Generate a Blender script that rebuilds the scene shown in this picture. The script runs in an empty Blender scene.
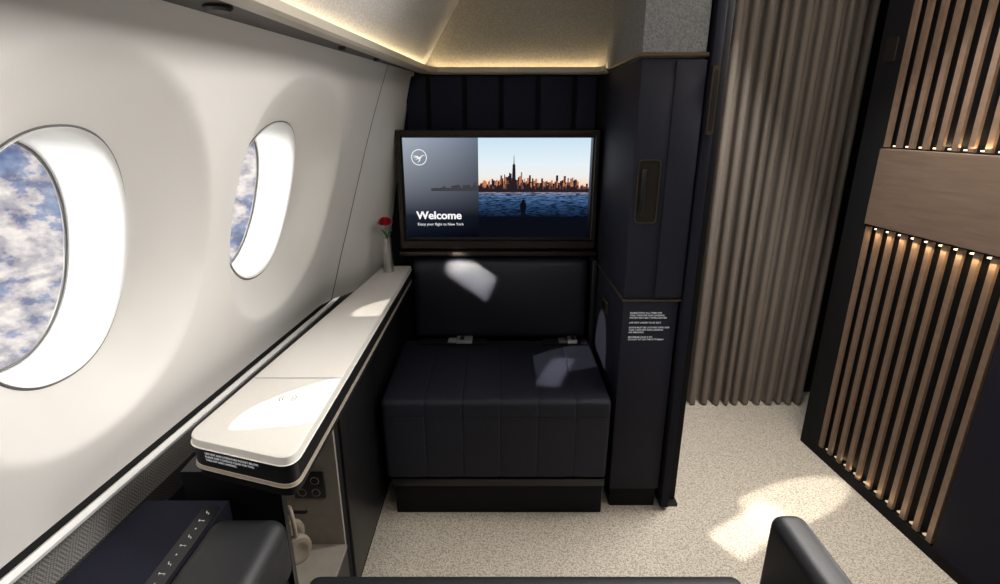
import bpy, bmesh, math, random
from mathutils import Vector, Matrix, Quaternion
random.seed(7)
scene = bpy.context.scene
scene.view_settings.view_transform = 'Standard'
scene.view_settings.look = 'None'

# ---------------------------------------------------------------- materials
def new_mat(name):
    m = bpy.data.materials.new(name); m.use_nodes = True
    nt = m.node_tree; nt.nodes.clear()
    out = nt.nodes.new('ShaderNodeOutputMaterial')
    return m, nt, out

def mat(name, col, rough=0.5, metal=0.0, var=0.08, vscale=40, bump=0.0, bscale=200, spec=0.5, coat=0.0, vec='Object', sheen=0.0):
    m, nt, out = new_mat(name)
    N = nt.nodes; L = nt.links
    b = N.new('ShaderNodeBsdfPrincipled')
    L.new(b.outputs[0], out.inputs[0])
    tc = N.new('ShaderNodeTexCoord')
    no = N.new('ShaderNodeTexNoise'); no.inputs['Scale'].default_value = vscale; no.inputs['Detail'].default_value = 4
    L.new(tc.outputs[vec], no.inputs['Vector'])
    r = N.new('ShaderNodeValToRGB')
    r.color_ramp.elements[0].position = 0.3; r.color_ramp.elements[1].position = 0.7
    r.color_ramp.elements[0].color = (*[c*(1-var) for c in col], 1)
    r.color_ramp.elements[1].color = (*[min(1, c*(1+var)) for c in col], 1)
    L.new(no.outputs['Fac'], r.inputs[0]); L.new(r.outputs[0], b.inputs['Base Color'])
    b.inputs['Roughness'].default_value = rough; b.inputs['Metallic'].default_value = metal
    b.inputs['Specular IOR Level'].default_value = spec
    b.inputs['Coat Weight'].default_value = coat
    if sheen: b.inputs['Sheen Weight'].default_value = sheen
    if bump > 0:
        n2 = N.new('ShaderNodeTexNoise'); n2.inputs['Scale'].default_value = bscale; n2.inputs['Detail'].default_value = 3
        L.new(tc.outputs[vec], n2.inputs['Vector'])
        bp = N.new('ShaderNodeBump'); bp.inputs['Strength'].default_value = bump; bp.inputs['Distance'].default_value = 0.002
        L.new(n2.outputs['Fac'], bp.inputs['Height']); L.new(bp.outputs[0], b.inputs['Normal'])
    return m

def emit(name, col, s=1.0):
    m, nt, out = new_mat(name)
    e = nt.nodes.new('ShaderNodeEmission'); e.inputs[0].default_value = (*col, 1); e.inputs[1].default_value = s
    nt.links.new(e.outputs[0], out.inputs[0]); return m

def emit_ramp(name, stops, axis='Z', s=1.0, axis2=None, stops2=None, noise=0.0, nscale=(60, 60, 60)):
    m, nt, out = new_mat(name); N = nt.nodes; L = nt.links
    tc = N.new('ShaderNodeTexCoord'); sp = N.new('ShaderNodeSeparateXYZ'); L.new(tc.outputs['Generated'], sp.inputs[0])
    def ramp(ax, st):
        r = N.new('ShaderNodeValToRGB'); el = r.color_ramp.elements
        while len(el) < len(st): el.new(0.5)
        for e, (p, c) in zip(el, st): e.position = p; e.color = (*c, 1)
        L.new(sp.outputs[ax], r.inputs[0]); return r.outputs[0]
    c = ramp(axis, stops)
    if axis2:
        mx = N.new('ShaderNodeMix'); mx.data_type = 'RGBA'; mx.blend_type = 'MULTIPLY'; mx.inputs[0].default_value = 1
        L.new(c, mx.inputs[6]); L.new(ramp(axis2, stops2), mx.inputs[7]); c = mx.outputs[2]
    if noise:
        mp = N.new('ShaderNodeMapping'); mp.inputs['Scale'].default_value = nscale
        L.new(tc.outputs['Generated'], mp.inputs[0])
        no = N.new('ShaderNodeTexNoise'); no.inputs['Scale'].default_value = 1; no.inputs['Detail'].default_value = 3
        L.new(mp.outputs[0], no.inputs['Vector'])
        r2 = N.new('ShaderNodeValToRGB'); r2.color_ramp.elements[0].position = .35; r2.color_ramp.elements[1].position = .65
        r2.color_ramp.elements[0].color = (1-noise,)*3+(1,); r2.color_ramp.elements[1].color = (1+noise,)*3+(1,)
        L.new(no.outputs['Fac'], r2.inputs[0])
        mx = N.new('ShaderNodeMix'); mx.data_type = 'RGBA'; mx.blend_type = 'MULTIPLY'; mx.inputs[0].default_value = 1
        L.new(c, mx.inputs[6]); L.new(r2.outputs[0], mx.inputs[7]); c = mx.outputs[2]
    e = N.new('ShaderNodeEmission'); e.inputs[1].default_value = s
    L.new(c, e.inputs[0]); L.new(e.outputs[0], out.inputs[0]); return m

M_white = mat('cabin_wall_white', (.82, .80, .77), .5, var=.015, vscale=8, bump=.05, bscale=400)
M_reveal = mat('window_reveal_white', (.92, .92, .91), .5, var=.01)
M_seal = mat('window_seal_grey', (.13, .13, .13), .5)
M_navy = mat('navy_fabric', (.0065, .007, .015), .85, var=.35, vscale=350, bump=.4, bscale=700, spec=.25)
M_navyw = mat('navy_padding_fabric', (.009, .010, .023), .85, var=.35, vscale=350, bump=.4, bscale=700, spec=.3)
M_navyp = mat('navy_panel', (.0075, .008, .017), .65, var=.4, vscale=350, bump=.35, bscale=600, spec=.3)
M_leather = mat('navy_seat_fabric', (.0080, .0092, .0185), .62, var=.15, vscale=120, bump=.3, bscale=600, spec=.36)
M_backl = mat('navy_leather', (.0090, .0100, .018), .5, var=.12, vscale=120, bump=.2, bscale=500, spec=.38)
M_armleather = mat('black_leather', (.011, .0115, .014), .5, var=.12, vscale=120, bump=.2, bscale=500, spec=.45)
M_black = mat('black_plastic', (.006, .006, .007), .4)
M_blackm = mat('black_matte', (.0045, .0045, .0055), .8, spec=.25)
M_bronze = mat('dark_bronze', (.030, .024, .019), .4, metal=.6)
M_bronzel = mat('bronze_trim', (.10, .072, .052), .4, metal=.7)
M_brass = mat('champagne_metal', (.48, .42, .35), .4, metal=.5, var=.05)
M_cream = mat('cream_edge', (.42, .38, .31), .4, var=.03)
M_console = mat('console_top_white', (.64, .62, .585), .35, var=.04, vscale=500)
M_brown = mat('overhead_brown', (.045, .036, .03), .5, var=.1, vscale=100)
M_steel = mat('brushed_steel', (.62, .62, .63), .3, metal=.7)
M_steeld = mat('vase_steel', (.5, .49, .47), .3, metal=.9)
M_fabl = mat('light_grey_fabric', (.47, .465, .46), .9, var=.2, vscale=200, bump=.6, bscale=400)
M_fabc = mat('speckled_grey_fabric', (.18, .18, .185), .9, var=.35, vscale=240, bump=.7, bscale=400)
M_fabt = mat('taupe_fabric', (.30, .28, .245), .9, var=.2, vscale=200, bump=.6, bscale=400)
M_curt = mat('curtain_taupe', (.190, .162, .136), .9, var=.1, vscale=300, bump=.2, bscale=600)
M_wood_s = mat('rose_oak_slat', (.185, .122, .084), .5, var=.12, vscale=60)
M_niche = mat('niche_beige', (.26, .235, .20), .6)
M_head = mat('headphone_beige', (.24, .20, .155), .5)
M_red = mat('flower_red', (.55, .012, .03), .6, var=.3)
M_green = mat('stem_green', (.05, .12, .03), .6)
M_icon = emit('icon_white', (.8, .82, .85), .65)
M_label = emit('label_white', (.7, .7, .7), .55)
M_led = emit('warm_led', (1, .80, .52), 2.6)
M_ledd = emit('warm_led_dim', (1, .76, .46), .7)
M_cove = emit('cove_led', (1, .76, .42), 12)

def wood_mat():
    m, nt, out = new_mat('oak_band'); N = nt.nodes; L = nt.links
    b = N.new('ShaderNodeBsdfPrincipled'); L.new(b.outputs[0], out.inputs[0]); b.inputs['Roughness'].default_value = .5
    tc = N.new('ShaderNodeTexCoord'); mp = N.new('ShaderNodeMapping'); mp.inputs['Scale'].default_value = (30, 4, 60)
    L.new(tc.outputs['Object'], mp.inputs[0])
    no = N.new('ShaderNodeTexNoise'); no.inputs['Scale'].default_value = 1.5; no.inputs['Detail'].default_value = 6; no.inputs['Distortion'].default_value = .6
    L.new(mp.outputs[0], no.inputs['Vector'])
    r = N.new('ShaderNodeValToRGB'); r.color_ramp.elements[0].position = .3; r.color_ramp.elements[1].position = .7
    r.color_ramp.elements[0].color = (.145, .10, .072, 1); r.color_ramp.elements[1].color = (.19, .134, .098, 1)
    L.new(no.outputs['Fac'], r.inputs[0]); L.new(r.outputs[0], b.inputs['Base Color']); return m
M_wood = wood_mat()

def carpet_mat():
    m, nt, out = new_mat('cream_carpet'); N = nt.nodes; L = nt.links
    b = N.new('ShaderNodeBsdfPrincipled'); L.new(b.outputs[0], out.inputs[0]); b.inputs['Roughness'].default_value = .95
    tc = N.new('ShaderNodeTexCoord')
    v = N.new('ShaderNodeTexVoronoi'); v.inputs['Scale'].default_value = 220
    n1 = N.new('ShaderNodeTexNoise'); n1.inputs['Scale'].default_value = 180; n1.inputs['Detail'].default_value = 5
    L.new(tc.outputs['Object'], v.inputs['Vector']); L.new(tc.outputs['Object'], n1.inputs['Vector'])
    mx = N.new('ShaderNodeMath'); mx.operation = 'MULTIPLY'; L.new(v.outputs['Distance'], mx.inputs[0]); mx.inputs[1].default_value = .6
    ad = N.new('ShaderNodeMath'); ad.operation = 'SUBTRACT'; L.new(n1.outputs['Fac'], ad.inputs[0]); L.new(mx.outputs[0], ad.inputs[1])
    r = N.new('ShaderNodeValToRGB'); r.color_ramp.elements[0].position = 0.0; r.color_ramp.elements[1].position = .32
    r.color_ramp.elements[0].color = (.37, .325, .26, 1); r.color_ramp.elements[1].color = (.67, .61, .52, 1)
    L.new(ad.outputs[0], r.inputs[0]); L.new(r.outputs[0], b.inputs['Base Color'])
    bp = N.new('ShaderNodeBump'); bp.inputs['Strength'].default_value = .9; bp.inputs['Distance'].default_value = .004
    L.new(ad.outputs[0], bp.inputs['Height']); L.new(bp.outputs[0], b.inputs['Normal']); return m
M_carpet = carpet_mat()

def mesh_band_mat():
    m, nt, out = new_mat('woven_metal_mesh'); N = nt.nodes; L = nt.links
    b = N.new('ShaderNodeBsdfPrincipled'); L.new(b.outputs[0], out.inputs[0]); b.inputs['Roughness'].default_value = .45; b.inputs['Metallic'].default_value = .3
    tc = N.new('ShaderNodeTexCoord'); c = N.new('ShaderNodeTexChecker'); c.inputs['Scale'].default_value = 330
    c.inputs[1].default_value = (.11, .10, .095, 1); c.inputs[2].default_value = (.025, .025, .025, 1)
    L.new(tc.outputs['Object'], c.inputs['Vector']); L.new(c.outputs[0], b.inputs['Base Color']); return m
M_mesh = mesh_band_mat()

def glass_mat():
    m, nt, out = new_mat('window_glass'); N = nt.nodes; L = nt.links
    t = N.new('ShaderNodeBsdfTransparent'); g = N.new('ShaderNodeBsdfGlossy'); g.inputs['Roughness'].default_value = .02
    mx = N.new('ShaderNodeMixShader'); mx.inputs[0].default_value = .03
    L.new(t.outputs[0], mx.inputs[1]); L.new(g.outputs[0], mx.inputs[2]); L.new(mx.outputs[0], out.inputs[0]); return m
M_glass = glass_mat()

# ---------------------------------------------------------------- mesh helpers
COL = scene.collection
def link(o, parent=None, world=(0, 0, 0)):
    COL.objects.link(o)
    if parent:
        o.parent = parent
        o.location = Vector(world) - Vector(parent['_w'])
    else:
        o.location = world
    o['_w'] = tuple(world)
    return o

def finish(name, bm, mats, parent=None, smooth=False, bevel=0, seg=2, flip=True, angle=None):
    if bevel > 0:
        bmesh.ops.remove_doubles(bm, verts=bm.verts, dist=1e-6)
        es = [e for e in bm.edges if len(e.link_faces) == 2 and e.calc_face_angle(0) > .5]
        bmesh.ops.bevel(bm, geom=es, offset=bevel, segments=seg, affect='EDGES', profile=.5)
    if flip: bmesh.ops.recalc_face_normals(bm, faces=bm.faces)
    xs = [v.co.x for v in bm.verts]; ys = [v.co.y for v in bm.verts]; zs = [v.co.z for v in bm.verts]
    c = Vector(((min(xs)+max(xs))/2, (min(ys)+max(ys))/2, min(zs)))
    for v in bm.verts: v.co -= c
    me = bpy.data.meshes.new(name); bm.to_mesh(me); bm.free()
    if not isinstance(mats, (list, tuple)): mats = [mats]
    for m_ in mats: me.materials.append(m_)
    if smooth:
        for p in me.polygons: p.use_smooth = True
        me.set_sharp_from_angle(angle=math.radians(angle or 40))
    o = bpy.data.objects.new(name, me)
    return link(o, parent, c)

def raw(name, verts, faces, mats, parent=None, **k):
    bm = bmesh.new(); vs = [bm.verts.new(v) for v in verts]
    for f in faces:
        try: bm.faces.new([vs[i] for i in f])
        except ValueError: pass
    return finish(name, bm, mats, parent, **k)

def hexa(bm, c8, mi=0):
    vs = [bm.verts.new(v) for v in c8]
    for f in ((0, 1, 2, 3), (7, 6, 5, 4), (0, 4, 5, 1), (1, 5, 6, 2), (2, 6, 7, 3), (3, 7, 4, 0)):
        bm.faces.new([vs[i] for i in f]).material_index = mi

def bx(bm, x0, x1, y0, y1, z0, z1, mi=0):
    hexa(bm, [(x0, y0, z0), (x1, y0, z0), (x1, y1, z0), (x0, y1, z0), (x0, y0, z1), (x1, y0, z1), (x1, y1, z1), (x0, y1, z1)], mi)

def box(name, x0, x1, y0, y1, z0, z1, m, parent=None, bevel=0, seg=2, smooth=None):
    bm = bmesh.new(); bx(bm, x0, x1, y0, y1, z0, z1)
    return finish(name, bm, m, parent, bevel=bevel, seg=seg, smooth=bevel > 0)

def prism(name, poly, z0, z1, m, parent=None, bevel=0, seg=2):
    n = len(poly)
    v = [(x, y, z0) for x, y in poly]+[(x, y, z1) for x, y in poly]
    f = [tuple(range(n)), tuple(range(n, 2*n))]+[(i, (i+1) % n, (i+1) % n+n, i+n) for i in range(n)]
    return raw(name, v, f, m, parent, bevel=bevel, seg=seg, smooth=bevel > 0 or n > 8)

def round_poly(pts, rad, seg=6):
    out = []
    n = len(pts)
    for i in range(n):
        p = Vector(pts[i]); a = Vector(pts[i-1]); b = Vector(pts[(i+1) % n]); r = rad[i] if isinstance(rad, (list, tuple)) else rad
        if r <= 0: out.append(tuple(p)); continue
        p1 = p+(a-p).normalized()*r; p2 = p+(b-p).normalized()*r
        for k in range(seg+1):
            t = k/seg; out.append(tuple((1-t)**2*p1+2*t*(1-t)*p+t*t*p2))
    return out

def tube(name, pts, r, m, parent=None, n=10, closed=False):
    bm = bmesh.new(); rings = []
    pts = [Vector(p) for p in pts]; K = len(pts)
    for i, p in enumerate(pts):
        if closed: d = pts[(i+1) % K]-pts[i-1]
        else: d = pts[min(i+1, K-1)]-pts[max(i-1, 0)]
        q = d.normalized().to_track_quat('Z', 'Y')
        rr = r[i] if isinstance(r, (list, tuple)) else r
        rings.append([bm.verts.new(p+q @ Vector((math.cos(a)*rr, math.sin(a)*rr, 0))) for a in [2*math.pi*j/n for j in range(n)]])
    for i in range(K if closed else K-1):
        A = rings[i]; B = rings[(i+1) % K]
        for j in range(n): bm.faces.new((A[j], A[(j+1) % n], B[(j+1) % n], B[j]))
    if not closed:
        bm.faces.new(rings[0]); bm.faces.new(rings[-1][::-1])
    return finish(name, bm, m, parent, smooth=True)

def lathe(name, prof, c, m, parent=None, n=24):
    bm = bmesh.new(); rings = []
    for r, z in prof:
        rings.append([bm.verts.new((c[0]+r*math.cos(2*math.pi*j/n), c[1]+r*math.sin(2*math.pi*j/n), c[2]+z)) for j in range(n)])
    for A, B in zip(rings, rings[1:]):
        for j in range(n): bm.faces.new((A[j], A[(j+1) % n], B[(j+1) % n], B[j]))
    bm.faces.new(rings[0]); bm.faces.new(rings[-1])
    return finish(name, bm, m, parent, smooth=True)

def empty(name, loc, parent=None):
    o = bpy.data.objects.new(name, None); o.empty_display_size = .05
    return link(o, parent, loc)

def tag(o, label, cat, group=None):
    o['label'] = label; o['category'] = cat
    if group: o['group'] = group
    return o
def struct(o): o['kind'] = 'structure'; return o

def text(name, body, size, loc, rot, m, parent, align='LEFT', bold=0.0, spacing=1.0, sx=1.0):
    cu = bpy.data.curves.new(name, 'FONT'); cu.body = body; cu.size = size; cu.extrude = .0002; cu.offset = bold
    cu.align_x = align; cu.space_line = spacing
    o = bpy.data.objects.new('tmp', cu); COL.objects.link(o)
    dg = bpy.context.evaluated_depsgraph_get(); me = bpy.data.meshes.new_from_object(o.evaluated_get(dg))
    bpy.data.objects.remove(o)
    me.transform(Matrix.Translation(loc) @ rot.to_4x4() @ Matrix.Diagonal((sx, 1, 1, 1)))
    bm = bmesh.new(); bm.from_mesh(me); bpy.data.meshes.remove(me)
    return finish(name, bm, m, parent, flip=False)
RFRONT = Matrix.Rotation(math.pi/2, 3, 'X')   # faces -Y

# ---------------------------------------------------------------- window wall
def smooth01(t): t = max(0, min(1, t)); return t*t*(3-2*t)
PP = [(-.2, -.62), (.3, -.70), (.5, -.70), (.61, -.675), (.8, -.63), (.9, -.603), (1.064, -.56), (1.24, -.512), (1.42, -.455), (1.6, -.39)]
def P(z):
    for (a, xa), (b, xb) in zip(PP, PP[1:]):
        if z <= b:
            t = (z-a)/(b-a); break
    i = PP.index((a, xa)); p0 = PP[max(i-1, 0)]; p3 = PP[min(i+2, len(PP)-1)]
    m0 = (xb-p0[1])/(b-p0[0])*(b-a); m1 = (p3[1]-xa)/(p3[0]-a)*(b-a)
    return (2*t**3-3*t*t+1)*xa+(t**3-2*t*t+t)*m0+(-2*t**3+3*t*t)*xb+(t**3-t*t)*m1
def WX(Y, z):
    x = P(z)+(.075+.1*(max(z, .61)-.61))*(Y-1)
    # the lining turns inward where it meets the front partition
    return x+.108*smooth01((Y-1.66)/.36)*max(0, min(1.1, (1.40-z)/.60))
WC = [(.760, 1.050), (1.326, 1.055)]
HW, HH = .136, .188
BD = .078
def oval(a, hw, hh, e=2.2):
    c, s = math.cos(a), math.sin(a)
    return hw*math.copysign(abs(c)**(2/e), c), hh*math.copysign(abs(s)**(2/e), s)
def bowl(Y, z):
    d = 0
    for yc, zc in WC:
        r = (abs((Y-yc)/.246)**2.2+abs((z-zc)/.295)**2.2)**(1/2.2)
        t = (1.0-r)/.42; w_ = .07
        if t < -w_: s = 0
        elif t < w_: s = (t+w_)**2/(4*w_)
        else: s = t
        if s > 1-w_:
            u = min(2*w_, s-(1-w_)); s = (1-w_)+u-u*u/(4*w_)
        d = max(d, s)
    return d*BD
def wallpt(Y, z): return (WX(Y, z)-bowl(Y, z), Y, z)
ZB, ZT = .655, 1.425
bm = bmesh.new()
def gridpatch(y0, y1, z0, z1, ny, nz):
    g = [[bm.verts.new(wallpt(y0+(y1-y0)*i/ny, z0+(z1-z0)*j/nz)) for j in range(nz+1)] for i in range(ny+1)]
    for i in range(ny):
        for j in range(nz): bm.faces.new((g[i][j], g[i+1][j], g[i+1][j+1], g[i][j+1]))
ym = (WC[0][0]+WC[1][0])/2; hs = ym-WC[0][0]
cells = [(WC[0][0]-hs, ym), (ym, WC[1][0]+hs)]
gridpatch(-1.3, cells[0][0], ZB, ZT, 20, 16)
gridpatch(cells[1][1], 2.02, ZB, ZT, 30, 20)
for (yc, zc), (ya, yb) in zip(WC, cells):
    NA = 128; NR = 40; rings = []
    angs = [2*math.pi*k/NA for k in range(NA)]
    for r in range(NR+1):
        t = r/NR; ring = []
        for a in angs:
            oy, oz = oval(a, HW, HH)
            dy, dz = math.cos(a), math.sin(a)
            ty = ((yb-yc) if dy > 0 else (yc-ya))/max(abs(dy), 1e-6); tz = ((ZT-zc) if dz > 0 else (zc-ZB))/max(abs(dz), 1e-6)
            tt = min(ty, tz); ry, rz = dy*tt, dz*tt
            ring.append(bm.verts.new(wallpt(yc+oy+(ry-oy)*t, zc+oz+(rz-oz)*t)))
        rings.append(ring)
    for A, B in zip(rings, rings[1:]):
        for j in range(NA): bm.faces.new((A[j], A[(j+1) % NA], B[(j+1) % NA], B[j]))
    for cy in (ya, yb):
        for cz in (ZB, ZT):
            near = sorted(rings[-1], key=lambda v: (v.co.y-cy)**2+(v.co.z-cz)**2)[:2]
            if min((v.co.y-cy)**2+(v.co.z-cz)**2 for v in near) > 1e-8:
                cv = bm.verts.new(wallpt(cy, cz)); bm.faces.new((near[0], near[1], cv))
bmesh.ops.remove_doubles(bm, verts=bm.verts, dist=1e-5)
wl = struct(finish('wall_left', bm, M_white, smooth=True, angle=60))

for k, (yc, zc) in enumerate(WC):
    w = struct(empty('window_%d' % (k+1), (WX(yc, zc)-.05, yc, zc-HH)))
    NA = 96
    prof = [(1.03, 1.03, -.001), (1.02, 1.02, .005), (1.0, 1.0, .004), (.98, .988, -.003), (.945, .975, -.02), (.90, .965, -.038), (.86, .955, -.058), (.82, .945, -.078)]
    bm = bmesh.new(); rings = []
    slope = (WX(yc, zc+.1)-WX(yc, zc-.1))/.2; sy = .12
    for s, s2, off in prof:
        ring = []
        for a in range(NA):
            oy, oz = oval(2*math.pi*a/NA, HW*s, HH*s2)
            base = wallpt(yc+oy, zc+oz)[0]; flat = WX(yc, zc)-BD+slope*oz+sy*oy
            q = min(1, max(0, -off/.03)); ring.append(bm.verts.new((base*(1-q)+flat*q+off, yc+oy, zc+oz)))
        rings.append(ring)
    for A, B in zip(rings, rings[1:]):
        for j in range(NA): bm.faces.new((A[j], A[(j+1) % NA], B[(j+1) % NA], B[j]))
    finish('window_reveal', bm, M_reveal, w, smooth=True, angle=70)
    pts = []
    for a in range(NA):
        oy, oz = oval(2*math.pi*a/NA, HW*.815, HH*.94)
        pts.append((WX(yc, zc)-BD+slope*oz+sy*oy-.078, yc+oy, zc+oz))
    tube('window_seal', pts, .0028, M_seal, w, n=8, closed=True)
    pts2 = []
    for a in range(NA):
        oy, oz = oval(2*math.pi*a/NA, HW*1.035, HH*1.035)
        b_ = wallpt(yc+oy, zc+oz); pts2.append((b_[0]+.0005, b_[1], b_[2]))
    tube('window_lip', pts2, .0018, M_seal, w, n=6, closed=True)
    raw('window_glass', [(p[0]-.002, p[1], p[2]) for p in pts], [tuple(range(NA))], M_glass, w)

bm = bmesh.new(); ys = 1.74
prev = None
for j in range(21):
    z = ZB+(ZT-ZB)*j/20
    a = bm.verts.new((WX(ys-.002, z)+.0012, ys-.002, z)); b = bm.verts.new((WX(ys+.002, z)+.0012, ys+.002, z))
    if prev: bm.faces.new((prev[0], prev[1], b, a))
    prev = (a, b)
struct(finish('trim_1', bm, M_seal))

def XL(Y): return -.664+.08*(Y-1)
def along(name, sec, y0, y1, m, parent=None, n=12, smooth=False, closed=True):
    bm = bmesh.new(); rings = []
    for i in range(n+1):
        Y = y0+(y1-y0)*i/n; x0 = XL(Y)
        rings.append([bm.verts.new((x0+dx, Y, z)) for dx, z in sec])
    K = len(sec)
    for A, B in zip(rings, rings[1:]):
        for j in range(K if closed else K-1): bm.faces.new((A[j], A[(j+1) % K], B[(j+1) % K], B[j]))
    if closed: bm.faces.new(rings[0]); bm.faces.new(rings[-1])
    return finish(name, bm, m, parent, smooth=smooth)
struct(along('trim_2', [(-.02, .655), (.002, .655), (.006, .648), (.006, .60), (-.02, .60)], -1.2, 1.99, M_blackm))
struct(along('trim_3', [(.006, .646), (.013, .649), (.018, .641), (.014, .632), (.006, .632)], -1.2, 1.98, M_reveal))
struct(along('trim_4', [(.006, .632), (.015, .626), (.042, .604), (.042, .56), (.006, .56)], -1.2, 1.98, M_mesh))
struct(along('trim_5', [(-.02, .60), (.006, .60), (.006, .56), (.042, .56), (.042, 0), (-.02, 0)], -1.2, 1.98, M_navy))

# ---------------------------------------------------------------- room shell
struct(box('floor', -.85, 1.75, -1.3, 2.4, -.06, 0, M_carpet))
struct(box('wall_front', -.80, .40, 2.0, 2.06, 0, 2.05, M_blackm))
struct(box('wall_rear', -.85, 1.75, -1.36, -1.3, 0, 2.1, M_fabc))
struct(box('wall_aisle', .40, 1.75, 2.28, 2.34, 0, 2.1, M_blackm))
struct(box('wall_right', 1.55, 1.6, -1.3, 2.28, 0, 2.1, M_fabc))
struct(box('ceiling', -.05, 1.75, -1.3, 2.34, 2.05, 2.1, M_fabl))
def BX(Y): return -.364+.088*(Y-.82)
def AX(Y): return WX(Y, 1.42)
def strip(name, pts_fn, m, n=14, y0=-1.3, y1=2.0, closed=True):
    bm = bmesh.new(); prev = None
    for i in range(n+1):
        Y = y0+(y1-y0)*i/n
        r = [bm.verts.new(p) for p in pts_fn(Y)]
        if prev:
            K = len(r)
            for j in range(K if closed else K-1): bm.faces.new((prev[j], prev[(j+1) % K], r[(j+1) % K], r[j]))
        elif closed: bm.faces.new(r)
        prev = r
    if closed: bm.faces.new(prev)
    return struct(finish(name, bm, m))
strip('trim_6', lambda Y: ((AX(Y)-.01, Y, 1.422), (AX(Y)+.012, Y, 1.410), (BX(Y)-.03, Y, 1.413), (BX(Y)-.010, Y, 1.416), (BX(Y)-.010, Y, 1.428), (AX(Y)-.08, Y, 1.45)), M_brown)
path = [(BX(-1.3), -1.3), (BX(.3), .3), (BX(1.1), 1.1), (BX(1.9)+.008, 1.93), (BX(1.97)+.04, 1.978), (.34, 1.978), (.366, 1.94), (.366, 1.475), (.535, 1.475)]
def sweep(name, path, sec, m):
    bm = bmesh.new(); rings = []
    n = len(path); P_ = [Vector(p) for p in path]
    for i in range(n):
        a = (P_[i]-P_[i-1]).normalized() if i > 0 else (P_[1]-P_[0]).normalized()
        b = (P_[i+1]-P_[i]).normalized() if i < n-1 else a
        na = Vector((a.y, -a.x)); nb = Vector((b.y, -b.x)); nn = (na+nb).normalized(); k = 1/max(.5, nn.dot(na))
        rings.append([bm.verts.new((P_[i].x+nn.x*d*k, P_[i].y+nn.y*d*k, z)) for d, z in sec])
    K = len(sec)
    for A, B in zip(rings, rings[1:]):
        for j in range(K): bm.faces.new((A[j], A[(j+1) % K], B[(j+1) % K], B[j]))
    bm.faces.new(rings[0]); bm.faces.new(rings[-1])
    return finish(name, bm, m)
struct(sweep('trim_7', path[:7]+[(.366, 1.90)], [(-.012, 1.405), (.012, 1.406), (.018, 1.411), (.018, 1.427), (.014, 1.427), (.012, 1.419), (-.012, 1.418)], M_cream))
struct(sweep('trim_8', path[:7], [(-.006, 1.4195), (.006, 1.4195), (.006, 1.421), (-.006, 1.421)], M_cove))
struct(sweep('trim_9', [(.366, 1.90)]+path[7:], [(-.002, 1.406), (.006, 1.407), (.009, 1.410), (.009, 1.416), (.006, 1.418), (-.002, 1.418)], M_bronzel))
lz = 1.419; tz = 1.95; dxs = .41; dys = .30; bk = 1.998
def LTOP(Y): return BX(Y)-.012+dxs
bm = bmesh.new(); prev = None
for i in range(15):
    f = i/14; r = []
    for k in range(7):
        yend = bk-dys*k/6; Y = -1.3+(yend+1.3)*f
        r.append(bm.verts.new((BX(Y)-.012+dxs*k/6, Y, lz+(tz-lz)*k/6)))
    if prev:
        for j in range(6): bm.faces.new((prev[j], prev[j+1], r[j+1], r[j]))
    prev = r
struct(finish('ceiling.001', bm, M_fabl))
ap = (BX(bk-dys)-.012+dxs, bk-dys, tz)
struct(raw('ceiling.002', [(BX(bk)-.012, bk, lz), (.40, bk, lz), (.40, bk-dys, tz), ap], [(0, 1, 2, 3)], M_fabt))
struct(raw('ceiling.003', [(LTOP(-1.3), -1.3, tz), ap, (.40, bk-dys, tz), (.7, bk-dys, 1.96), (.7, -1.3, 1.96)], [(0, 1, 2, 3, 4)], M_fabl))
struct(raw('ceiling.004', [(-.9, -1.3, 1.452), (-.9, 2.06, 1.452), (-.29, 2.06, 1.452), (BX(-1.3)-.03, -1.3, 1.452)], [(0, 1, 2, 3)], M_blackm))
tube('trim_10', [(BX(bk)-.010, bk-.003, lz+.004), (ap[0], ap[1]-.002, ap[2])], .0012, M_seal, None, n=6)['kind'] = 'structure'

for i, (Y, r) in enumerate([(.87, .016), (1.32, .007), (1.55, .007)]):
    xm = (AX(Y)+BX(Y))/2
    d = lathe('ceiling_downlight', [(r, -.004), (r*1.3, 0), (r*1.3, .006), (r*.8, .006)], (xm, Y, 1.408), M_black)
    tag(d, 'small round black recessed downlight in the overhead strip', 'light', 'overhead downlights')

edges = [-.34, -.255, -.125, .005, .135, .265, .35]
for a, b in zip(edges, edges[1:]):
    o = box('padded_wall_panel', a+.008, b-.008, 1.980, 2.0, 1.18, 1.40, M_navyw, None, bevel=.005, seg=3)
    tag(o, 'dark navy fabric padded panel above the television', 'wall panel', 'navy padded panels above the screen')

# ---------------------------------------------------------------- television
tv = tag(empty('television', (-.006, 1.93, .80)), 'wide flat television with bronze frame showing a welcome screen', 'television')
bm = bmesh.new()
X0, X1, Z0, Z1 = -.369, .351, .796, 1.220
for a in ((X0, X1, Z1-.016, Z1), (X0, X1, Z0, Z0+.030), (X0, X0+.016, Z0+.030, Z1-.016), (X1-.016, X1, Z0+.030, Z1-.016)):
    bx(bm, a[0], a[1], 1.918, 1.979, a[2], a[3])
finish('frame', bm, M_bronze, tv, bevel=.003)
box('back_plate', X0+.013, X1-.013, 1.935, 1.978, Z0+.02, Z1-.012, M_black, tv)
SX0, SX1, SZ0, SZ1 = -.346, .330, .838, 1.194
ys_ = 1.934
def rect(name, x0, x1, z0, z1, y, m, parent):
    return raw(name, [(x0, y, z0), (x1, y, z0), (x1, y, z1), (x0, y, z1)], [(0, 1, 2, 3)], m, parent, flip=False)
M_scr = emit_ramp('screen_gradient', [(0, (.002, .003, .007)), (.22, (.010, .013, .022)), (.42, (.08, .088, .11)), (.7, (.17, .19, .22)), (1, (.26, .30, .36))], 'Z', 1.0,
                  'X', [(0, (1.4, 1.4, 1.4)), (.25, (.9, .9, .95)), (.42, (.5, .52, .57))])
rect('screen', SX0, SX1, SZ0, SZ1, ys_, M_scr, tv)
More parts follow.
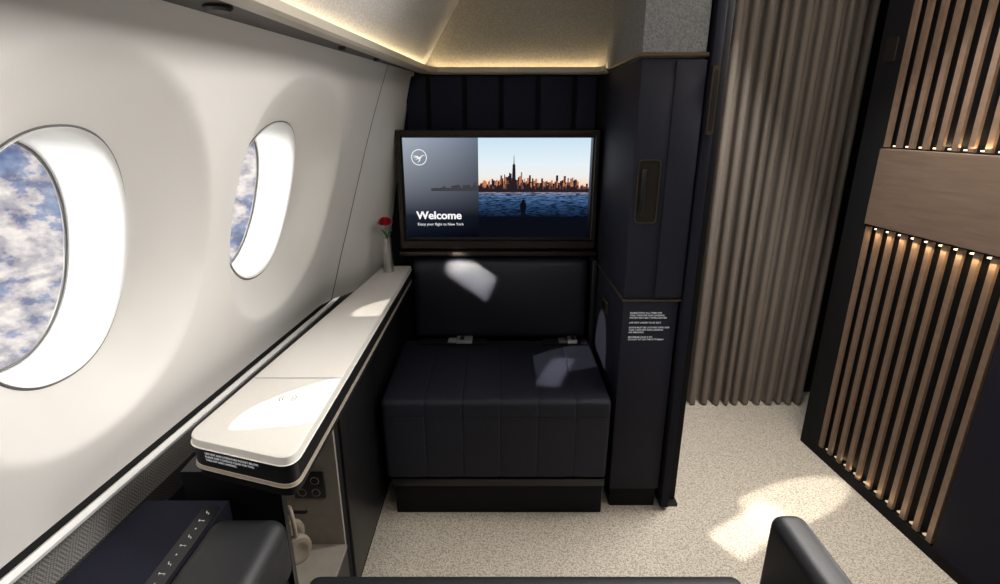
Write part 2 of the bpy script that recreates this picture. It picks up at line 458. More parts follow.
M_sky = emit_ramp('picture_sky', [(0, (.95, .55, .36)), (.12, (.93, .72, .57)), (.26, (.88, .86, .84)), (.5, (.80, .89, .94)), (.8, (.68, .82, .92)), (1, (.60, .77, .90))], 'Z', 1.0)
hz = 1.012
PX0 = -.078; PX1 = .322
rect('picture_sky', PX0, PX1, hz, SZ1, ys_-.0006, M_sky, tv)
M_water = emit_ramp('picture_water', [(0, (.004, .009, .024)), (.4, (.018, .045, .11)), (.8, (.06, .12, .24)), (.93, (.24, .20, .23)), (1, (.03, .03, .05))], 'Z', 1.0, noise=.85, nscale=(22, 1, 34))
rect('picture_water', PX0, PX1, .915, hz, ys_-.0006, M_water, tv)
rect('picture_promenade', PX0, PX1, SZ0, .915, ys_-.0006, emit('picture_dark', (.003, .004, .008), 1), tv)
bm = bmesh.new()
for layer in range(3):
    x = PX0
    while x < PX1-.003:
        w_ = random.uniform(.003, .0075); u = (x-PX0)/(PX1-PX0)
        h = .012+.028*random.random()+(.030*math.exp(-((u-.3)/.2)**2)+.016*math.exp(-((u-.75)/.12)**2))*random.uniform(.5, 1.1)
        if layer: h *= .6
        if layer == 2: h *= .6
        if u > .9: h *= .6
        x1 = min(x+w_, PX1)
        mi = random.choice(((0, 1, 2, 1, 3), (1, 2, 1, 0), (1, 1, 2))[layer])
        yy = ys_-.0012-.0002*layer
        vs = [bm.verts.new((xx, yy, zz)) for xx, zz in ((x, hz-.006), (x1, hz-.006), (x1, hz+h), (x, hz+h))]
        bm.faces.new(vs).material_index = mi
        x += w_*.96
tx = .05
vs = [bm.verts.new((xx, ys_-.0018, zz)) for xx, zz in ((tx-.008, hz), (tx+.008, hz), (tx+.005, hz+.088), (tx+.0015, hz+.094), (tx+.0008, hz+.122), (tx-.0008, hz+.122), (tx-.0015, hz+.094), (tx-.005, hz+.088))]
bm.faces.new(vs).material_index = 1
vs = [bm.verts.new((xx, ys_-.0019, zz)) for xx, zz in ((PX0, hz-.008), (PX1, hz-.008), (PX1, hz+.002), (PX0, hz+.004))]
bm.faces.new(vs).material_index = 1
finish('picture_skyline', bm, [emit('bldg_orange', (.58, .20, .08), 1), emit('bldg_dark', (.02, .014, .02), 1), emit('bldg_brown', (.16, .06, .038), 1), emit('bldg_rose', (.33, .17, .125), 1)], tv, flip=False)
bm = bmesh.new(); x = -.25
while x < PX0-.004:
    w_ = random.uniform(.005, .010); h = .006+.022*random.random()*(x+.27)/.18
    vs = [bm.verts.new((xx, ys_-.0006, zz)) for xx, zz in ((x, hz-.004), (x+w_, hz-.004), (x+w_, hz+h), (x, hz+h))]
    bm.faces.new(vs); x += w_
finish('picture_skyline_faded', bm, emit('bldg_faded', (.05, .05, .06), 1), tv, flip=False)
fx = .085; fz = .905
sil = [(-.008, 0), (-.007, .03), (-.010, .036), (-.009, .054), (-.004, .058), (-.004, .064), (0, .068), (.004, .064), (.004, .058), (.009, .054), (.010, .036), (.007, .03), (.008, 0), (.002, 0), (0, .024), (-.002, 0)]
raw('picture_figure', [(fx+a*1.15, ys_-.0018, fz+b*1.1) for a, b in sil], [tuple(range(len(sil)))], emit('figure_black', (.003, .004, .008), 1), tv, flip=False)
cx, cz, rr = -.289, 1.127, .028
bm = bmesh.new(); n = 48
o_ = [bm.verts.new((cx+rr*math.cos(2*math.pi*k/n), ys_-.001, cz+rr*math.sin(2*math.pi*k/n))) for k in range(n)]
i_ = [bm.verts.new((cx+rr*.90*math.cos(2*math.pi*k/n), ys_-.001, cz+rr*.90*math.sin(2*math.pi*k/n))) for k in range(n)]
for k in range(n): bm.faces.new((o_[k], o_[(k+1) % n], i_[(k+1) % n], i_[k]))
def taper(pts, ws):
    L_ = []; R_ = []
    for i, (p, w_) in enumerate(zip(pts, ws)):
        a = Vector(pts[max(i-1, 0)]); b = Vector(pts[min(i+1, len(pts)-1)]); t = (b-a).normalized(); nn = Vector((-t.y, t.x))
        L_.append(Vector(p)+nn*w_); R_.append(Vector(p)-nn*w_)
    return L_+R_[::-1]
strokes = [
    ([(-.25, -.22), (.0, -.15), (.25, .0), (.45, .22), (.65, .30), (1.0, .28)], [.05, .12, .11, .065, .05, .02]),
    ([(.05, -.08), (-.3, .12), (-.65, .20), (-1.0, .22)], [.09, .11, .06, .02]),
    ([(-.05, -.16), (-.35, -.06), (-.65, -.03), (-.92, -.03)], [.04, .05, .04, .02]),
    ([(.12, -.10), (.10, -.40), (-.02, -.62), (-.25, -.80)], [.09, .10, .06, .02]),
    ([(-.20, -.20), (-.42, -.32), (-.62, -.38)], [.045, .04, .02])]
for p_, w_ in strokes:
    bm.faces.new([bm.verts.new((cx+q.x*rr*.8, ys_-.001, cz+q.y*rr*.8)) for q in taper(p_, w_)])
M_scrw = emit('screen_white', (.95, .95, .95), 1)
finish('emblem', bm, M_scrw, tv, flip=False)
for k, ddx in enumerate((0, .0012)):
    text('welcome_text', 'Welcome', .0400, (-.308+ddx, ys_-.001-.0001*k, .906), RFRONT, M_scrw, tv, bold=.0008, sx=1.04)
text('subtitle_text', 'Enjoy your flight to New York', .0138, (-.305, ys_-.001, .882), RFRONT, M_scrw, tv, sx=1.0)

o = box('screen_shelf', -.372, .356, 1.90, 1.985, .772, .788, M_bronze, None, bevel=.003)
tag(o, 'dark bronze ledge beneath the television', 'shelf')

# ---------------------------------------------------------------- ottoman seat
ot = tag(empty('ottoman_seat', (0, 1.65, 0)), 'dark navy ottoman seat with stitched cushion and black plinth', 'seat')
def upholstery(name, x0, x1, prof, seams, m, parent, depth=.0018, edge=.022, N=130):
    cy = sum(p[0] for p in prof)/len(prof); cz = sum(p[1] for p in prof)/len(prof)
    ns = []
    for i in range(len(prof)):
        a = prof[max(i-1, 0)]; b = prof[min(i+1, len(prof)-1)]
        t = Vector((b[0]-a[0], b[1]-a[1])).normalized(); nrm = Vector((-t.y, t.x))
        if nrm.dot(Vector((prof[i][0]-cy, prof[i][1]-cz))) < 0: nrm = -nrm
        ns.append(nrm)
    xs = []
    for i in range(N+1): xs.append(x0+(x1-x0)*i/N)
    for s in seams: xs += [s-.003, s-.0015, s, s+.0015, s+.003]
    for e in (.002, .005, .009, .014): xs += [x0+e, x1-e]
    xs = sorted(set(round(v, 5) for v in xs))
    bm = bmesh.new(); cols = []
    for x in xs:
        d = 0
        for s in seams: d = max(d, depth*(math.exp(-((x-s)/.0025)**2)+.6*math.exp(-((x-s)/.018)**2)))
        e_ = min(x-x0, x1-x)
        if e_ < edge: q = 1-e_/edge; d += edge*.6*(1-math.sqrt(max(0, 1-q*q)))
        cols.append([bm.verts.new((x, p[0]-n.x*d, p[1]-n.y*d)) for p, n in zip(prof, ns)])
    for A, B in zip(cols, cols[1:]):
        for j in range(len(prof)-1): bm.faces.new((A[j], A[j+1], B[j+1], B[j]))
        bm.faces.new((A[-1], A[0], B[0], B[-1]))
    bm.faces.new(cols[0]); bm.faces.new(cols[-1])
    return finish(name, bm, m, parent, smooth=True, angle=50)
def arc(p1, p, p2, seg=10):
    p1, p, p2 = Vector(p1), Vector(p), Vector(p2)
    return [tuple((1-t)**2*p1+2*t*(1-t)*p+t*t*p2) for t in [k/seg for k in range(seg+1)]]
seams = [-.235, -.118, .0, .118, .235]
pf = [(1.88, .28), (1.88, .42)]+arc((1.88, .43), (1.88, .445), (1.865, .445), 4)
pf += [(1.865-(1.865-1.45)*k/12, .445-.010*k/12+.002*math.sin(math.pi*k/12)) for k in range(1, 12)]
pf += arc((1.452, .435), (1.425, .434), (1.427, .408), 8)
pf += [(1.428, .38), (1.430, .30), (1.434, .22), (1.437, .17)]+arc((1.437, .16), (1.438, .146), (1.45, .146), 4)+[(1.87, .146)]
upholstery('seat_cushion', -.366, .342, pf, seams, M_leather, ot, edge=.012, depth=.0015)
tube('front_seam', [(x, 1.4275, .375) for x in [-.355+.688*k/20 for k in range(21)]], .0008, M_black, ot, n=6)
box('seat_base', -.35, .335, 1.455, 1.87, .118, .15, M_blackm, ot)
box('plinth', -.345, .338, 1.450, 1.87, 0, .116, M_blackm, ot, bevel=.004)
box('plinth_strip', -.352, .341, 1.442, 1.456, .112, .140, M_black, ot, bevel=.002)
pb = [(1.97, .44), (1.97, .74)]+arc((1.97, .745), (1.968, .758), (1.95, .758), 4)+arc((1.935, .757), (1.915, .755), (1.908, .735), 5)
pb += [(1.902, .70), (1.893, .63), (1.889, .56), (1.889, .50)]+arc((1.889, .47), (1.889, .448), (1.91, .445), 4)+[(1.95, .442)]
upholstery('backrest', -.328, .330, pb, [], M_backl, ot, edge=.03)
for k, xx in enumerate((-.135, .285)):
    mtl = M_steel if k == 0 else M_steeld
    sb = tag(empty('seat_belt', (xx, 1.86, .455)), 'silver buckle seat belt lying on the ottoman cushion' if k == 0 else 'seat belt tongue lying on the ottoman cushion', 'seat belt')
    a, b = (xx-.17, xx+.085) if k == 0 else (xx-.12, xx+.045)
    bm = bmesh.new(); bx(bm, a, b, 1.822, 1.870, .450, .4540)
    finish('strap', bm, M_black, sb)
    bm = bmesh.new(); bx(bm, xx-.030, xx+.030 if k == 0 else xx+.006, 1.816, 1.872, .4545, .466)
    finish('buckle', bm, mtl, sb, bevel=.003, smooth=True)
    bm = bmesh.new(); bx(bm, xx-.062, xx-.032, 1.828, 1.868, .4545, .459)
    finish('tongue', bm, mtl, sb, bevel=.001, smooth=True)
    bm = bmesh.new(); bx(bm, xx-.016, xx-.001, 1.830, 1.862, .466, .4675)
    finish('release_plate', bm, M_bronze, sb)

o = box('side_filler_panel', .344, .362, 1.885, 1.984, 0, .76, M_black, None, bevel=.002)
tag(o, 'narrow black infill panel beside the backrest', 'panel')

# ---------------------------------------------------------------- side console
co = tag(empty('side_console', (-.45, 1.35, 0)), 'long white-topped side console cabinet along the window wall', 'console cabinet')
NL = Vector((-.550, .792)); NRr = Vector((-.337, .724))
topA = round_poly([tuple(NL), tuple(NRr), (-.337, 1.93), (-.441, 1.93)], [.036, .036, .006, .006], 10)
def offs(pts, d):
    n = len(pts); out = []
    for i in range(n):
        a = Vector(pts[i-1]); b = Vector(pts[i]); c = Vector(pts[(i+1) % n])
        t = (c-a).normalized(); nn = Vector((t.y, -t.x)); out.append((b.x+nn.x*d, b.y+nn.y*d))
    return out
prism('console_top', topA, .713, .728, M_console, co, bevel=.003, seg=2)
prism('console_band', offs(topA, -.001), .676, .713, M_black, co)
prism('console_edge_trim', offs(topA, .0005), .669, .676, M_brass, co, bevel=.001)
prism('console_under', offs(topA, -.004), .650, .669, M_blackm, co)
raw('top_joint', [(-.524, 1.010, .7284), (-.338, 1.010, .7284), (-.338, 1.0128, .7284), (-.524, 1.0128, .7284)], [(0, 1, 2, 3)], M_seal, co)
bm = bmesh.new()
for sgn in (-1, 1):
    for r in (.009, .015):
        for k in range(8):
            a0 = math.radians(-50+100*k/8); a1 = math.radians(-50+100*(k+1)/8)
            q = []
            for a, R in ((a0, r), (a1, r), (a1, r+.0018), (a0, r+.0018)):
                q.append(bm.verts.new((-.42+sgn*R*math.cos(a), .925+R*math.sin(a), .7285)))
            bm.faces.new(q)
finish('charging_mark', bm, M_seal, co)
tdir = (NRr-NL).normalized(); ang = math.atan2(tdir.y, tdir.x)
rotc = Matrix.Rotation(ang, 3, 'Z') @ RFRONT
nout = Vector((tdir.y, -tdir.x))
p0 = NL+tdir*.040-nout*.0004
text('notice_text', 'LIFE VEST AND LITERATURE POCKET BELOW.\nPLEASE KEEP CONSOLE CLEAR FOR TAXI,\nTAKE-OFF AND LANDING.', .0056, (p0.x, p0.y, .701), rotc, M_label, co, spacing=1.15)
box('cabinet_body', -.575, -.40, 1.10, 1.97, 0, .650, M_blackm, co)
box('cabinet_door', -.405, -.392, 1.13, 1.50, .03, .63, M_black, co, bevel=.003)
bm = bmesh.new()
bx(bm, -.575, -.56, .80, 1.10, 0, .65); bx(bm, -.56, -.40, .80, 1.10, 0, .20); bx(bm, -.56, -.40, .80, .815, .20, .65); bx(bm, -.56, -.40, .815, 1.10, .60, .65)
finish('cabinet_niche', bm, M_black, co)
bm = bmesh.new()
bx(bm, -.56, -.552, .815, 1.10, .20, .60); bx(bm, -.552, -.40, 1.09, 1.10, .20, .60); bx(bm, -.552, -.395, .815, 1.09, .20, .212)
finish('niche_lining', bm, M_niche, co)
sk = empty('socket_plate', (-.47, 1.087, .35), co)
box('plate', -.508, -.432, 1.080, 1.0898, .36, .435, M_black, sk, bevel=.003)
for a, b in ((-.487, .380), (-.453, .380), (-.487, .414), (-.453, .414)):
    tube('socket', [(a+.010*math.cos(t), 1.079, b+.010*math.sin(t)) for t in [2*math.pi*k/20 for k in range(20)]], .0008, M_steeld, sk, n=6, closed=True)
tube('headphone_hook', [(-.554, .97, .415), (-.50, .97, .415), (-.435, .97, .415), (-.430, .97, .422)], .004, M_black, co)
hp = tag(empty('headphones', (-.46, .97, .295)), 'beige over-ear headphones hanging on a hook in the niche', 'headphones')
def disc(name, c, axis, r, th, m, parent):
    ax = Vector(axis).normalized(); q = ax.to_track_quat('Z', 'Y'); bm = bmesh.new(); rings = []
    for rr_, h in ((r*.3, -th), (r*.7, -th), (r*.93, -th*.8), (r, -th*.3), (r, th*.3), (r*.93, th*.8), (r*.7, th), (r*.5, th*.8), (r*.3, th*.6)):
        rings.append([bm.verts.new(Vector(c)+q @ Vector((rr_*math.cos(2*math.pi*k/24), rr_*1.15*math.sin(2*math.pi*k/24), h))) for k in range(24)])
    for A, B in zip(rings, rings[1:]):
        for j in range(24): bm.faces.new((A[j], A[(j+1) % 24], B[(j+1) % 24], B[j]))
    bm.faces.new(rings[0]); bm.faces.new(rings[-1]); return finish(name, bm, m, parent, smooth=True)
disc('ear_cup', (-.455, .945, .335), (.7, -.7, 0), .032, .011, M_head, hp)
disc('ear_cup', (-.488, .993, .335), (.7, -.7, 0), .032, .011, M_head, hp)
tube('headband', [(-.471+.018*math.cos(math.pi*k/12), .97-.026*math.cos(math.pi*k/12), .355+.070*math.sin(math.pi*k/12)) for k in range(13)], .005, M_head, hp)

va = tag(empty('bud_vase', (-.405, 1.85, .728)), 'slim steel bud vase standing on the console', 'vase')
lathe('vase_body', [(.018, 0), (.019, .004), (.016, .06), (.015, .125), (.012, .125), (.012, .118)], (-.405, 1.85, .728), M_steeld, va)
fl = tag(empty('flower', (-.405, 1.85, .84)), 'single red bloom with green stem in the vase', 'flower')
tube('stem', [(-.405, 1.85, .80), (-.404, 1.85, .86), (-.408, 1.85, .90)], .0025, M_green, fl, n=6)
bm = bmesh.new()
for k in range(34):
    th = k*2.4; tilt = .2+1.1*(k/34)
    c = Vector((-.408, 1.85, .895)); d = Vector((math.cos(th)*math.sin(tilt), math.sin(th)*math.sin(tilt), math.cos(tilt)))
    s_ = Vector((-math.sin(th), math.cos(th), 0)); L_ = .031
    q = [c+d*.004, c+d*L_*.5+s_*.010, c+d*L_+s_*.006, c+d*L_*1.1, c+d*L_-s_*.006, c+d*L_*.5-s_*.010]
    bm.faces.new([bm.verts.new(p) for p in q])
finish('petals', bm, M_red, fl)
for s_ in (-1, 1):
    raw('leaf', [(-.404, 1.85, .85), (-.404+s_*.012, 1.848, .872), (-.404+s_*.022, 1.85, .885), (-.404+s_*.006, 1.852, .878)], [(0, 1, 2, 3)], M_green, fl)

# ---------------------------------------------------------------- wardrobe column
wd = tag(empty('wardrobe_column', (.45, 1.7, 0)), 'tall navy wardrobe column beside the television with bronze ledge', 'wardrobe')
box('plinth', .372, .525, 1.485, 1.98, 0, .075, M_blackm, wd, bevel=.002)
box('lower_cabinet', .366, .530, 1.475, 1.995, .075, .742, M_navyp, wd, bevel=.004)
box('ledge_trim', .361, .536, 1.468, 1.995, .743, .748, M_bronzel, wd, bevel=.001)
box('upper_cabinet', .366, .530, 1.475, 1.995, .748, 1.405, M_navyp, wd, bevel=.004)
box('upper_door', .455, .534, 1.468, 1.475, .755, 1.40, M_navyp, wd, bevel=.002)
box('top_fabric_panel', .366, .530, 1.475, 1.995, 1.405, 2.045, M_fabc, wd)
g = round_poly([(.378, .975), (.440, .975), (.440, 1.150), (.378, 1.150)], .012, 5)
gi = [(.409+(a-.409)*.92, 1.0625+(b-1.0625)*.97) for a, b in g]
bm = bmesh.new()
A = [bm.verts.new((a, 1.471, b)) for a, b in g]; B = [bm.verts.new((a, 1.471, b)) for a, b in gi]
C = [bm.verts.new((a, 1.475, b)) for a, b in g]; D = [bm.verts.new((a, 1.475, b)) for a, b in gi]
for j in range(len(g)):
    k = (j+1) % len(g)
    bm.faces.new((A[j], A[k], B[k], B[j])); bm.faces.new((A[j], A[k], C[k], C[j])); bm.faces.new((B[j], B[k], D[k], D[j]))
finish('grip_frame', bm, M_bronzel, wd)
raw('grip_recess', [(a, 1.4745, b) for a, b in gi], [tuple(range(len(gi)))], M_bronze, wd)
box('grip_bar', .388, .402, 1.468, 1.474, 1.0, 1.125, M_black, wd, bevel=.002)
box('side_latch', .357, .3665, 1.665, 1.745, .625, .672, M_bronzel, wd, bevel=.002)
box('side_latch_slot', .3562, .3575, 1.675, 1.735, .634, .663, M_black, wd)
text('notice_text', 'PLEASE STOW ALL ITEMS FOR\nTAXI, TAKE-OFF AND LANDING\nFASTEN SEAT BELT WHILE SEATED\n \nLIFE VEST UNDER YOUR SEAT\n \nDOOR MUST BE LATCHED OPEN FOR\nTAXI, TAKE-OFF AND LANDING\nNO SMOKING\n \nMAXIMUM LOAD 5 KG\nDO NOT SIT ON THE OTTOMAN', .0072, (.388, 1.4735, .703), RFRONT, M_label, wd, spacing=1.08, bold=.0001)

sd = tag(empty('sliding_door', (.57, 1.75, 0)), 'dark navy sliding suite door parked beside the wardrobe', 'door')
box('door_leaf', .540, .566, 1.46, 2.1, .012, 2.04, M_navy, sd, bevel=.003)
box('door_leaf', .572, .600, 1.50, 2.12, .012, 2.04, M_blackm, sd, bevel=.003)
box('floor_guide', .545, .604, 1.48, 2.12, 0, .012, M_black, sd)
bmh = round_poly([(.544, 1.215), (.563, 1.215), (.563, 1.385), (.544, 1.385)], .008, 5)
v = [(a, 1.452, b) for a, b in bmh]+[(a, 1.461, b) for a, b in bmh]; n = len(bmh)
raw('door_handle', v, [tuple(range(n)), tuple(range(n, 2*n))]+[(i, (i+1) % n, (i+1) % n+n, i+n) for i in range(n)], M_bronzel, sd)
bmh2 = [(.5535+(a-.5535)*.6, 1.30+(b-1.30)*.88) for a, b in bmh]
raw('handle_inlay', [(a, 1.4512, b) for a, b in bmh2], [tuple(range(n))], M_black, sd)

# ---------------------------------------------------------------- curtain
def curtain():
    bm = bmesh.new(); NF = 14; S = 16; x0, x1 = .70, 1.40
    rw = random.Random(5); ws = [rw.uniform(.75, 1.25) for _ in range(NF)]; tot = sum(ws)
    starts = [x0+(x1-x0)*sum(ws[:k])/tot for k in range(NF+1)]
    amps = [rw.uniform(.018, .032) for _ in range(NF+1)]
    cols = []
    for i in range(NF*S+1):
        k = min(NF-1, i//S); f = i/S-k; ph = f*2*math.pi
        xx = starts[k]+(starts[k+1]-starts[k])*f
        amp = amps[k]*(1-f)+amps[k+1]*f
        x = xx+.005*math.sin(2*ph)
        col = []
        for j in range(13):
            z = .008+2.015*j/12
            y = 2.17+amp*math.cos(ph)+.002*math.sin(z*4+k*1.7)
            col.append(bm.verts.new((x+.003*math.sin(z*2.2+xx*9), y, z)))
        cols.append(col)
    for A, B in zip(cols, cols[1:]):
        for j in range(12): bm.faces.new((A[j], B[j], B[j+1], A[j+1]))
    return finish('curtain', bm, M_curt, None, smooth=True, angle=80)
cu = tag(curtain(), 'floor-length pleated taupe curtain hanging across the aisle', 'curtain')
o = box('curtain_rail', .66, 1.5, 2.15, 2.19, 2.028, 2.05, M_black)
tag(o, 'black curtain rail under the ceiling', 'curtain rail')

# ---------------------------------------------------------------- slatted cabinet
def RX(Y): return 1.236+(1.872-Y)*.09
sc = tag(empty('slatted_cabinet', (1.4, 1.4, 0)), 'tall black cabinet with vertical oak slats and wood band', 'cabinet')
def rb(bm, y0, y1, z0, z1, d0, d1, mi=0):
    hexa(bm, [(RX(y0)+d0, y0, z0), (RX(y0)+d1, y0, z0), (RX(y1)+d1, y1, z0), (RX(y1)+d0, y1, z0), (RX(y0)+d0, y0, z1), (RX(y0)+d1, y0, z1), (RX(y1)+d1, y1, z1), (RX(y1)+d0, y1, z1)], mi)
bm = bmesh.new()
rb(bm, .6, 1.872, 0, 2.04, .022, .2)
rb(bm, 1.775, 1.872, 0, 2.04, 0, .022)
rb(bm, .6, 1.775, 0, .04, 0, .022)
finish('cabinet_body', bm, M_blackm, sc)
bm = bmesh.new(); rb(bm, .6, 1.255, .04, .90, -.004, .022); finish('lower_side_panel', bm, M_navy, sc)
bm = bmesh.new(); rb(bm, .95, 1.775, .918, 1.165, -.006, .022); finish('wood_band', bm, M_wood, sc, bevel=.002)
def slats(y0, y1, z0, z1, pitch, w=.018):
    bm = bmesh.new(); y = y1-.006; L_ = []
    while y-w > y0:
        rb(bm, y-w, y, z0, z1, -.002, .007); L_.append(y-w/2); y -= pitch
    finish('slat_panel', bm, M_wood_s, sc)
    return L_
l1 = slats(1.255, 1.775, .045, .912, .0485)
l2 = slats(.95, 1.775, 1.170, 2.03, .0485)
for L_, z, mm in ((l1, .904, M_led), (l2, 1.172, M_led), (l1, .047, M_ledd)):
    for y in L_:
        bm = bmesh.new(); rb(bm, y-.029, y-.019, z, z+.004, .007, .018)
        finish('led_light', bm, mm, sc)
bm = bmesh.new(); rb(bm, 1.80, 1.845, 1.43, 1.50, -.004, .004); finish('latch_plate', bm, M_bronze, sc, bevel=.002)

# ---------------------------------------------------------------- passenger's own seat
ps = tag(empty('passenger_seat', (0, .35, 0)), 'black leather passenger seat with side armrests', 'seat')
pf = [(-.15, .30), (-.15, .43)]+[(-.15+.85*k/10, .443+.004*math.sin(k)) for k in range(1, 10)]+arc((.74, .446), (.788, .446), (.788, .40), 8)+[(.782, .30)]
upholstery('seat_cushion', -.352, .446, pf, [], M_armleather, ps, edge=.015, N=40)
box('seat_base', -.33, .43, -.12, .70, 0, .30, M_blackm, ps)
box('armrest', -.484, -.354, .05, .728, .50, .622, M_armleather, ps, bevel=.028, seg=6)
box('armrest', .448, .506, .05, .722, .40, .632, M_armleather, ps, bevel=.02, seg=5)
box('armrest_support', -.475, -.36, .08, .70, 0, .505, M_blackm, ps)
box('armrest_support', .455, .50, .08, .70, 0, .405, M_blackm, ps)
cp = tag(empty('seat_control_panel', (-.55, .4, 0)), 'navy seat side ledge with illuminated control icons beside the armrest', 'control panel')
prism('panel_body', [(XL(-.3)+.044, -.3), (-.488, -.3), (-.488, .785), (XL(.785)+.044, .785)], 0, .600, M_navyw, cp)
box('control_strip', -.524, -.494, .25, .770, .598, .6012, M_black, cp)
def icon(polys, c, s):
    bm = bmesh.new()
    for poly in polys:
        bm.faces.new([bm.verts.new((c[0]+a*s, c[1]+b*s, .6016)) for a, b in poly])
    o = finish('control_icon', bm, M_icon, cp, flip=False)
seatpolys = [[(-.7, .8), (-.5, .9), (-.15, -.1), (-.35, -.2)], [(-.3, -.2), (.6, -.2), (.6, 0), (-.3, 0)], [(.45, -.2), (.6, -.2), (.75, -.8), (.6, -.8)]]
bedpolys = [[(-.9, -.1), (.8, -.1), (.8, .08), (-.9, .08)], [(-.9, .1), (-.6, .1), (-.6, .35), (-.9, .35)], [(-.7, -.5), (-.6, -.5), (-.6, -.1), (-.7, -.1)], [(.6, -.5), (.7, -.5), (.7, -.1), (.6, -.1)]]
arrow = [[(-.3, -.3), (.3, -.3), (0, .4)]]
yy = .752
for k in range(12):
    pl, s = ((seatpolys, .0055), (bedpolys, .0062), (arrow, .0055))[k % 3]
    icon(pl, (-.509, yy), s); yy -= .0185

# ---------------------------------------------------------------- world sky
w = bpy.data.worlds.new('sky'); scene.world = w; w.use_nodes = True
nt = w.node_tree; N = nt.nodes; L = nt.links; N.clear()
out = N.new('ShaderNodeOutputWorld'); bg = N.new('ShaderNodeBackground'); L.new(bg.outputs[0], out.inputs[0])
tc = N.new('ShaderNodeTexCoord'); mp = N.new('ShaderNodeMapping'); mp.inputs['Scale'].default_value = (1, 1, 1.4); mp.inputs['Location'].default_value = (.35, .1, .2)
L.new(tc.outputs['Generated'], mp.inputs[0])
no = N.new('ShaderNodeTexNoise'); no.inputs['Scale'].default_value = 16; no.inputs['Detail'].default_value = 12; no.inputs['Roughness'].default_value = .62; no.inputs['Distortion'].default_value = .1
L.new(mp.outputs[0], no.inputs['Vector'])
r = N.new('ShaderNodeValToRGB'); el = r.color_ramp.elements; el.new(.5); el.new(.5)
for e, (p, c) in zip(el, [(.40, (.27, .34, .52)), (.46, (.40, .44, .58)), (.49, (.72, .67, .68)), (.59, (1.0, .93, .86))]): e.position = p; e.color = (*c, 1)
L.new(no.outputs['Fac'], r.inputs[0])
n2 = N.new('ShaderNodeTexNoise'); n2.inputs['Scale'].default_value = 38; n2.inputs['Detail'].default_value = 8; L.new(mp.outputs[0], n2.inputs['Vector'])
r2 = N.new('ShaderNodeValToRGB'); r2.color_ramp.elements[0].position = .38; r2.color_ramp.elements[1].position = .56
r2.color_ramp.elements[0].color = (.55, .56, .64, 1); r2.color_ramp.elements[1].color = (1, 1, 1, 1)
L.new(n2.outputs['Fac'], r2.inputs[0])
mx = N.new('ShaderNodeMix'); mx.data_type = 'RGBA'; mx.blend_type = 'MULTIPLY'; mx.inputs[0].default_value = 1
L.new(r.outputs[0], mx.inputs[6]); L.new(r2.outputs[0], mx.inputs[7])
L.new(mx.outputs[2], bg.inputs[0]); bg.inputs[1].default_value = 1.0

# ---------------------------------------------------------------- lights
def area(name, loc, target, sx, sy, e, col=(1, 1, 1), spread=None, rot=None, roll=0):
    l = bpy.data.lights.new(name, 'AREA'); l.shape = 'RECTANGLE'; l.size = sx; l.size_y = sy; l.energy = e; l.color = col
    if spread: l.spread = math.radians(spread)
    o = bpy.data.objects.new(name, l); COL.objects.link(o); o.location = loc
    if rot: o.rotation_euler = rot
    else: o.rotation_euler = ((Vector(target)-Vector(loc)).to_track_quat('-Z', 'Y') @ Quaternion((0, 0, 1), math.radians(roll))).to_euler()
    return o
def spot(name, loc, target, deg, e, blend=.3, col=(1, .93, .84), rad=.01):
    l = bpy.data.lights.new(name, 'SPOT'); l.spot_size = math.radians(deg); l.spot_blend = blend; l.energy = e; l.color = col; l.shadow_soft_size = rad
    o = bpy.data.objects.new(name, l); COL.objects.link(o); o.location = loc
    o.rotation_euler = (Vector(target)-Vector(loc)).to_track_quat('-Z', 'Y').to_euler(); return o
sl = bpy.data.lights.new('sun', 'SUN'); sl.energy = 7; sl.angle = .012; sl.color = (1, .93, .82)
so = bpy.data.objects.new('sun', sl); COL.objects.link(so)
so.rotation_euler = Vector((1.60, .68, -1.0)).to_track_quat('-Z', 'Y').to_euler()
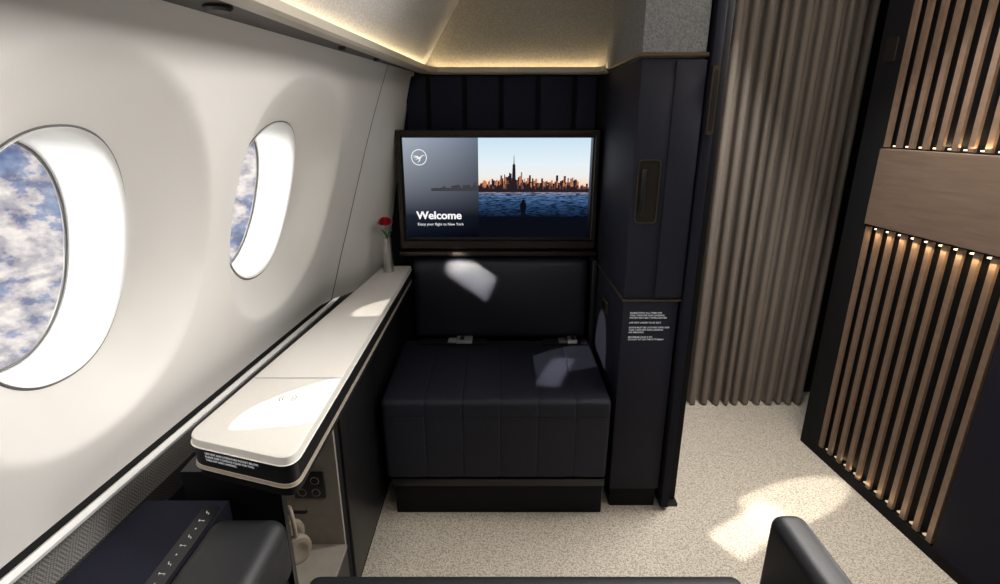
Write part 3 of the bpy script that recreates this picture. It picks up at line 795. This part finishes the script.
area('ceiling_fill', (.35, .3, 1.93), (.1, .6, 0), .9, 1.2, 9, (1, .95, .88))  # added fill below the ceiling, lifts the dark interior; no real fitting
area('side_fill', (.95, 1.60, 1.88), (-.6, .70, .72), .42, .45, 46, (1, .965, .925))  # added out-of-view fill that brightens the window wall
area('wall_bounce_fill', (1.15, 1.10, .80), (-.6, .80, .74), .25, .5, 1.2, (1, .96, .91), 90)  # added low fill, imitates sun bounced off the floor onto the wall
area('aisle_lamp', (1.0, 1.2, 2.03), (1.0, 1.8, 0), .3, .8, 9, (1, .91, .80))
area('outside_fill', (-2.4, -.7, 1.35), (-.6, 1.0, 1.05), 1.4, 1.0, 190, (1, .98, .95))  # added fill outside the cabin, whitens the window reveals
warm = (1, .93, .84)
area('sun_patch_beam', (-.27, 1.0, 1.37), (-.11, 1.90, .70), .17, .085, .45, warm, 1.5, roll=-28)  # added narrow beam, lays a sun patch on the backrest
area('sun_patch_beam', (-.22, 1.0, 1.37), (.19, 1.62, .44), .07, .17, .18, warm, 1.5, roll=15)  # added narrow beam for the sun patch on the ottoman cushion
area('sun_patch_beam', (-.22, .72, 1.36), (.82, 1.38, 0), .12, .22, .18, warm, 1.5)  # added narrow beam, extends the sun patch on the carpet
spot('console_sun_spot', (-.34, .55, 1.39), (-.43, .95, .72), 55, 12, 1.0, rad=.05)  # added soft spot standing in for sunlight on the near console top
area('slat_lamp', (RX(1.5)-.012, 1.5, .898), None, .008, .5, .5, (1, .72, .40), None, (0, 0, .09))
area('slat_lamp', (RX(1.4)-.012, 1.4, 1.180), None, .008, .75, .7, (1, .72, .40), None, (math.pi, 0, -.09))
area('slat_lamp', (RX(1.5)-.012, 1.5, .055), None, .008, .5, .15, (1, .72, .40), None, (math.pi, 0, -.09))

# ---------------------------------------------------------------- camera
cam = bpy.data.cameras.new('camera'); co_ = bpy.data.objects.new('camera', cam); COL.objects.link(co_)
cam.sensor_width = 36; cam.lens = 36*.526; cam.clip_start = .02
co_.location = (0, 0, 1.25); co_.rotation_euler = (math.radians(90-18), 0, 0)
scene.camera = co_
for o in bpy.data.objects:
    if '_w' in o: del o['_w']
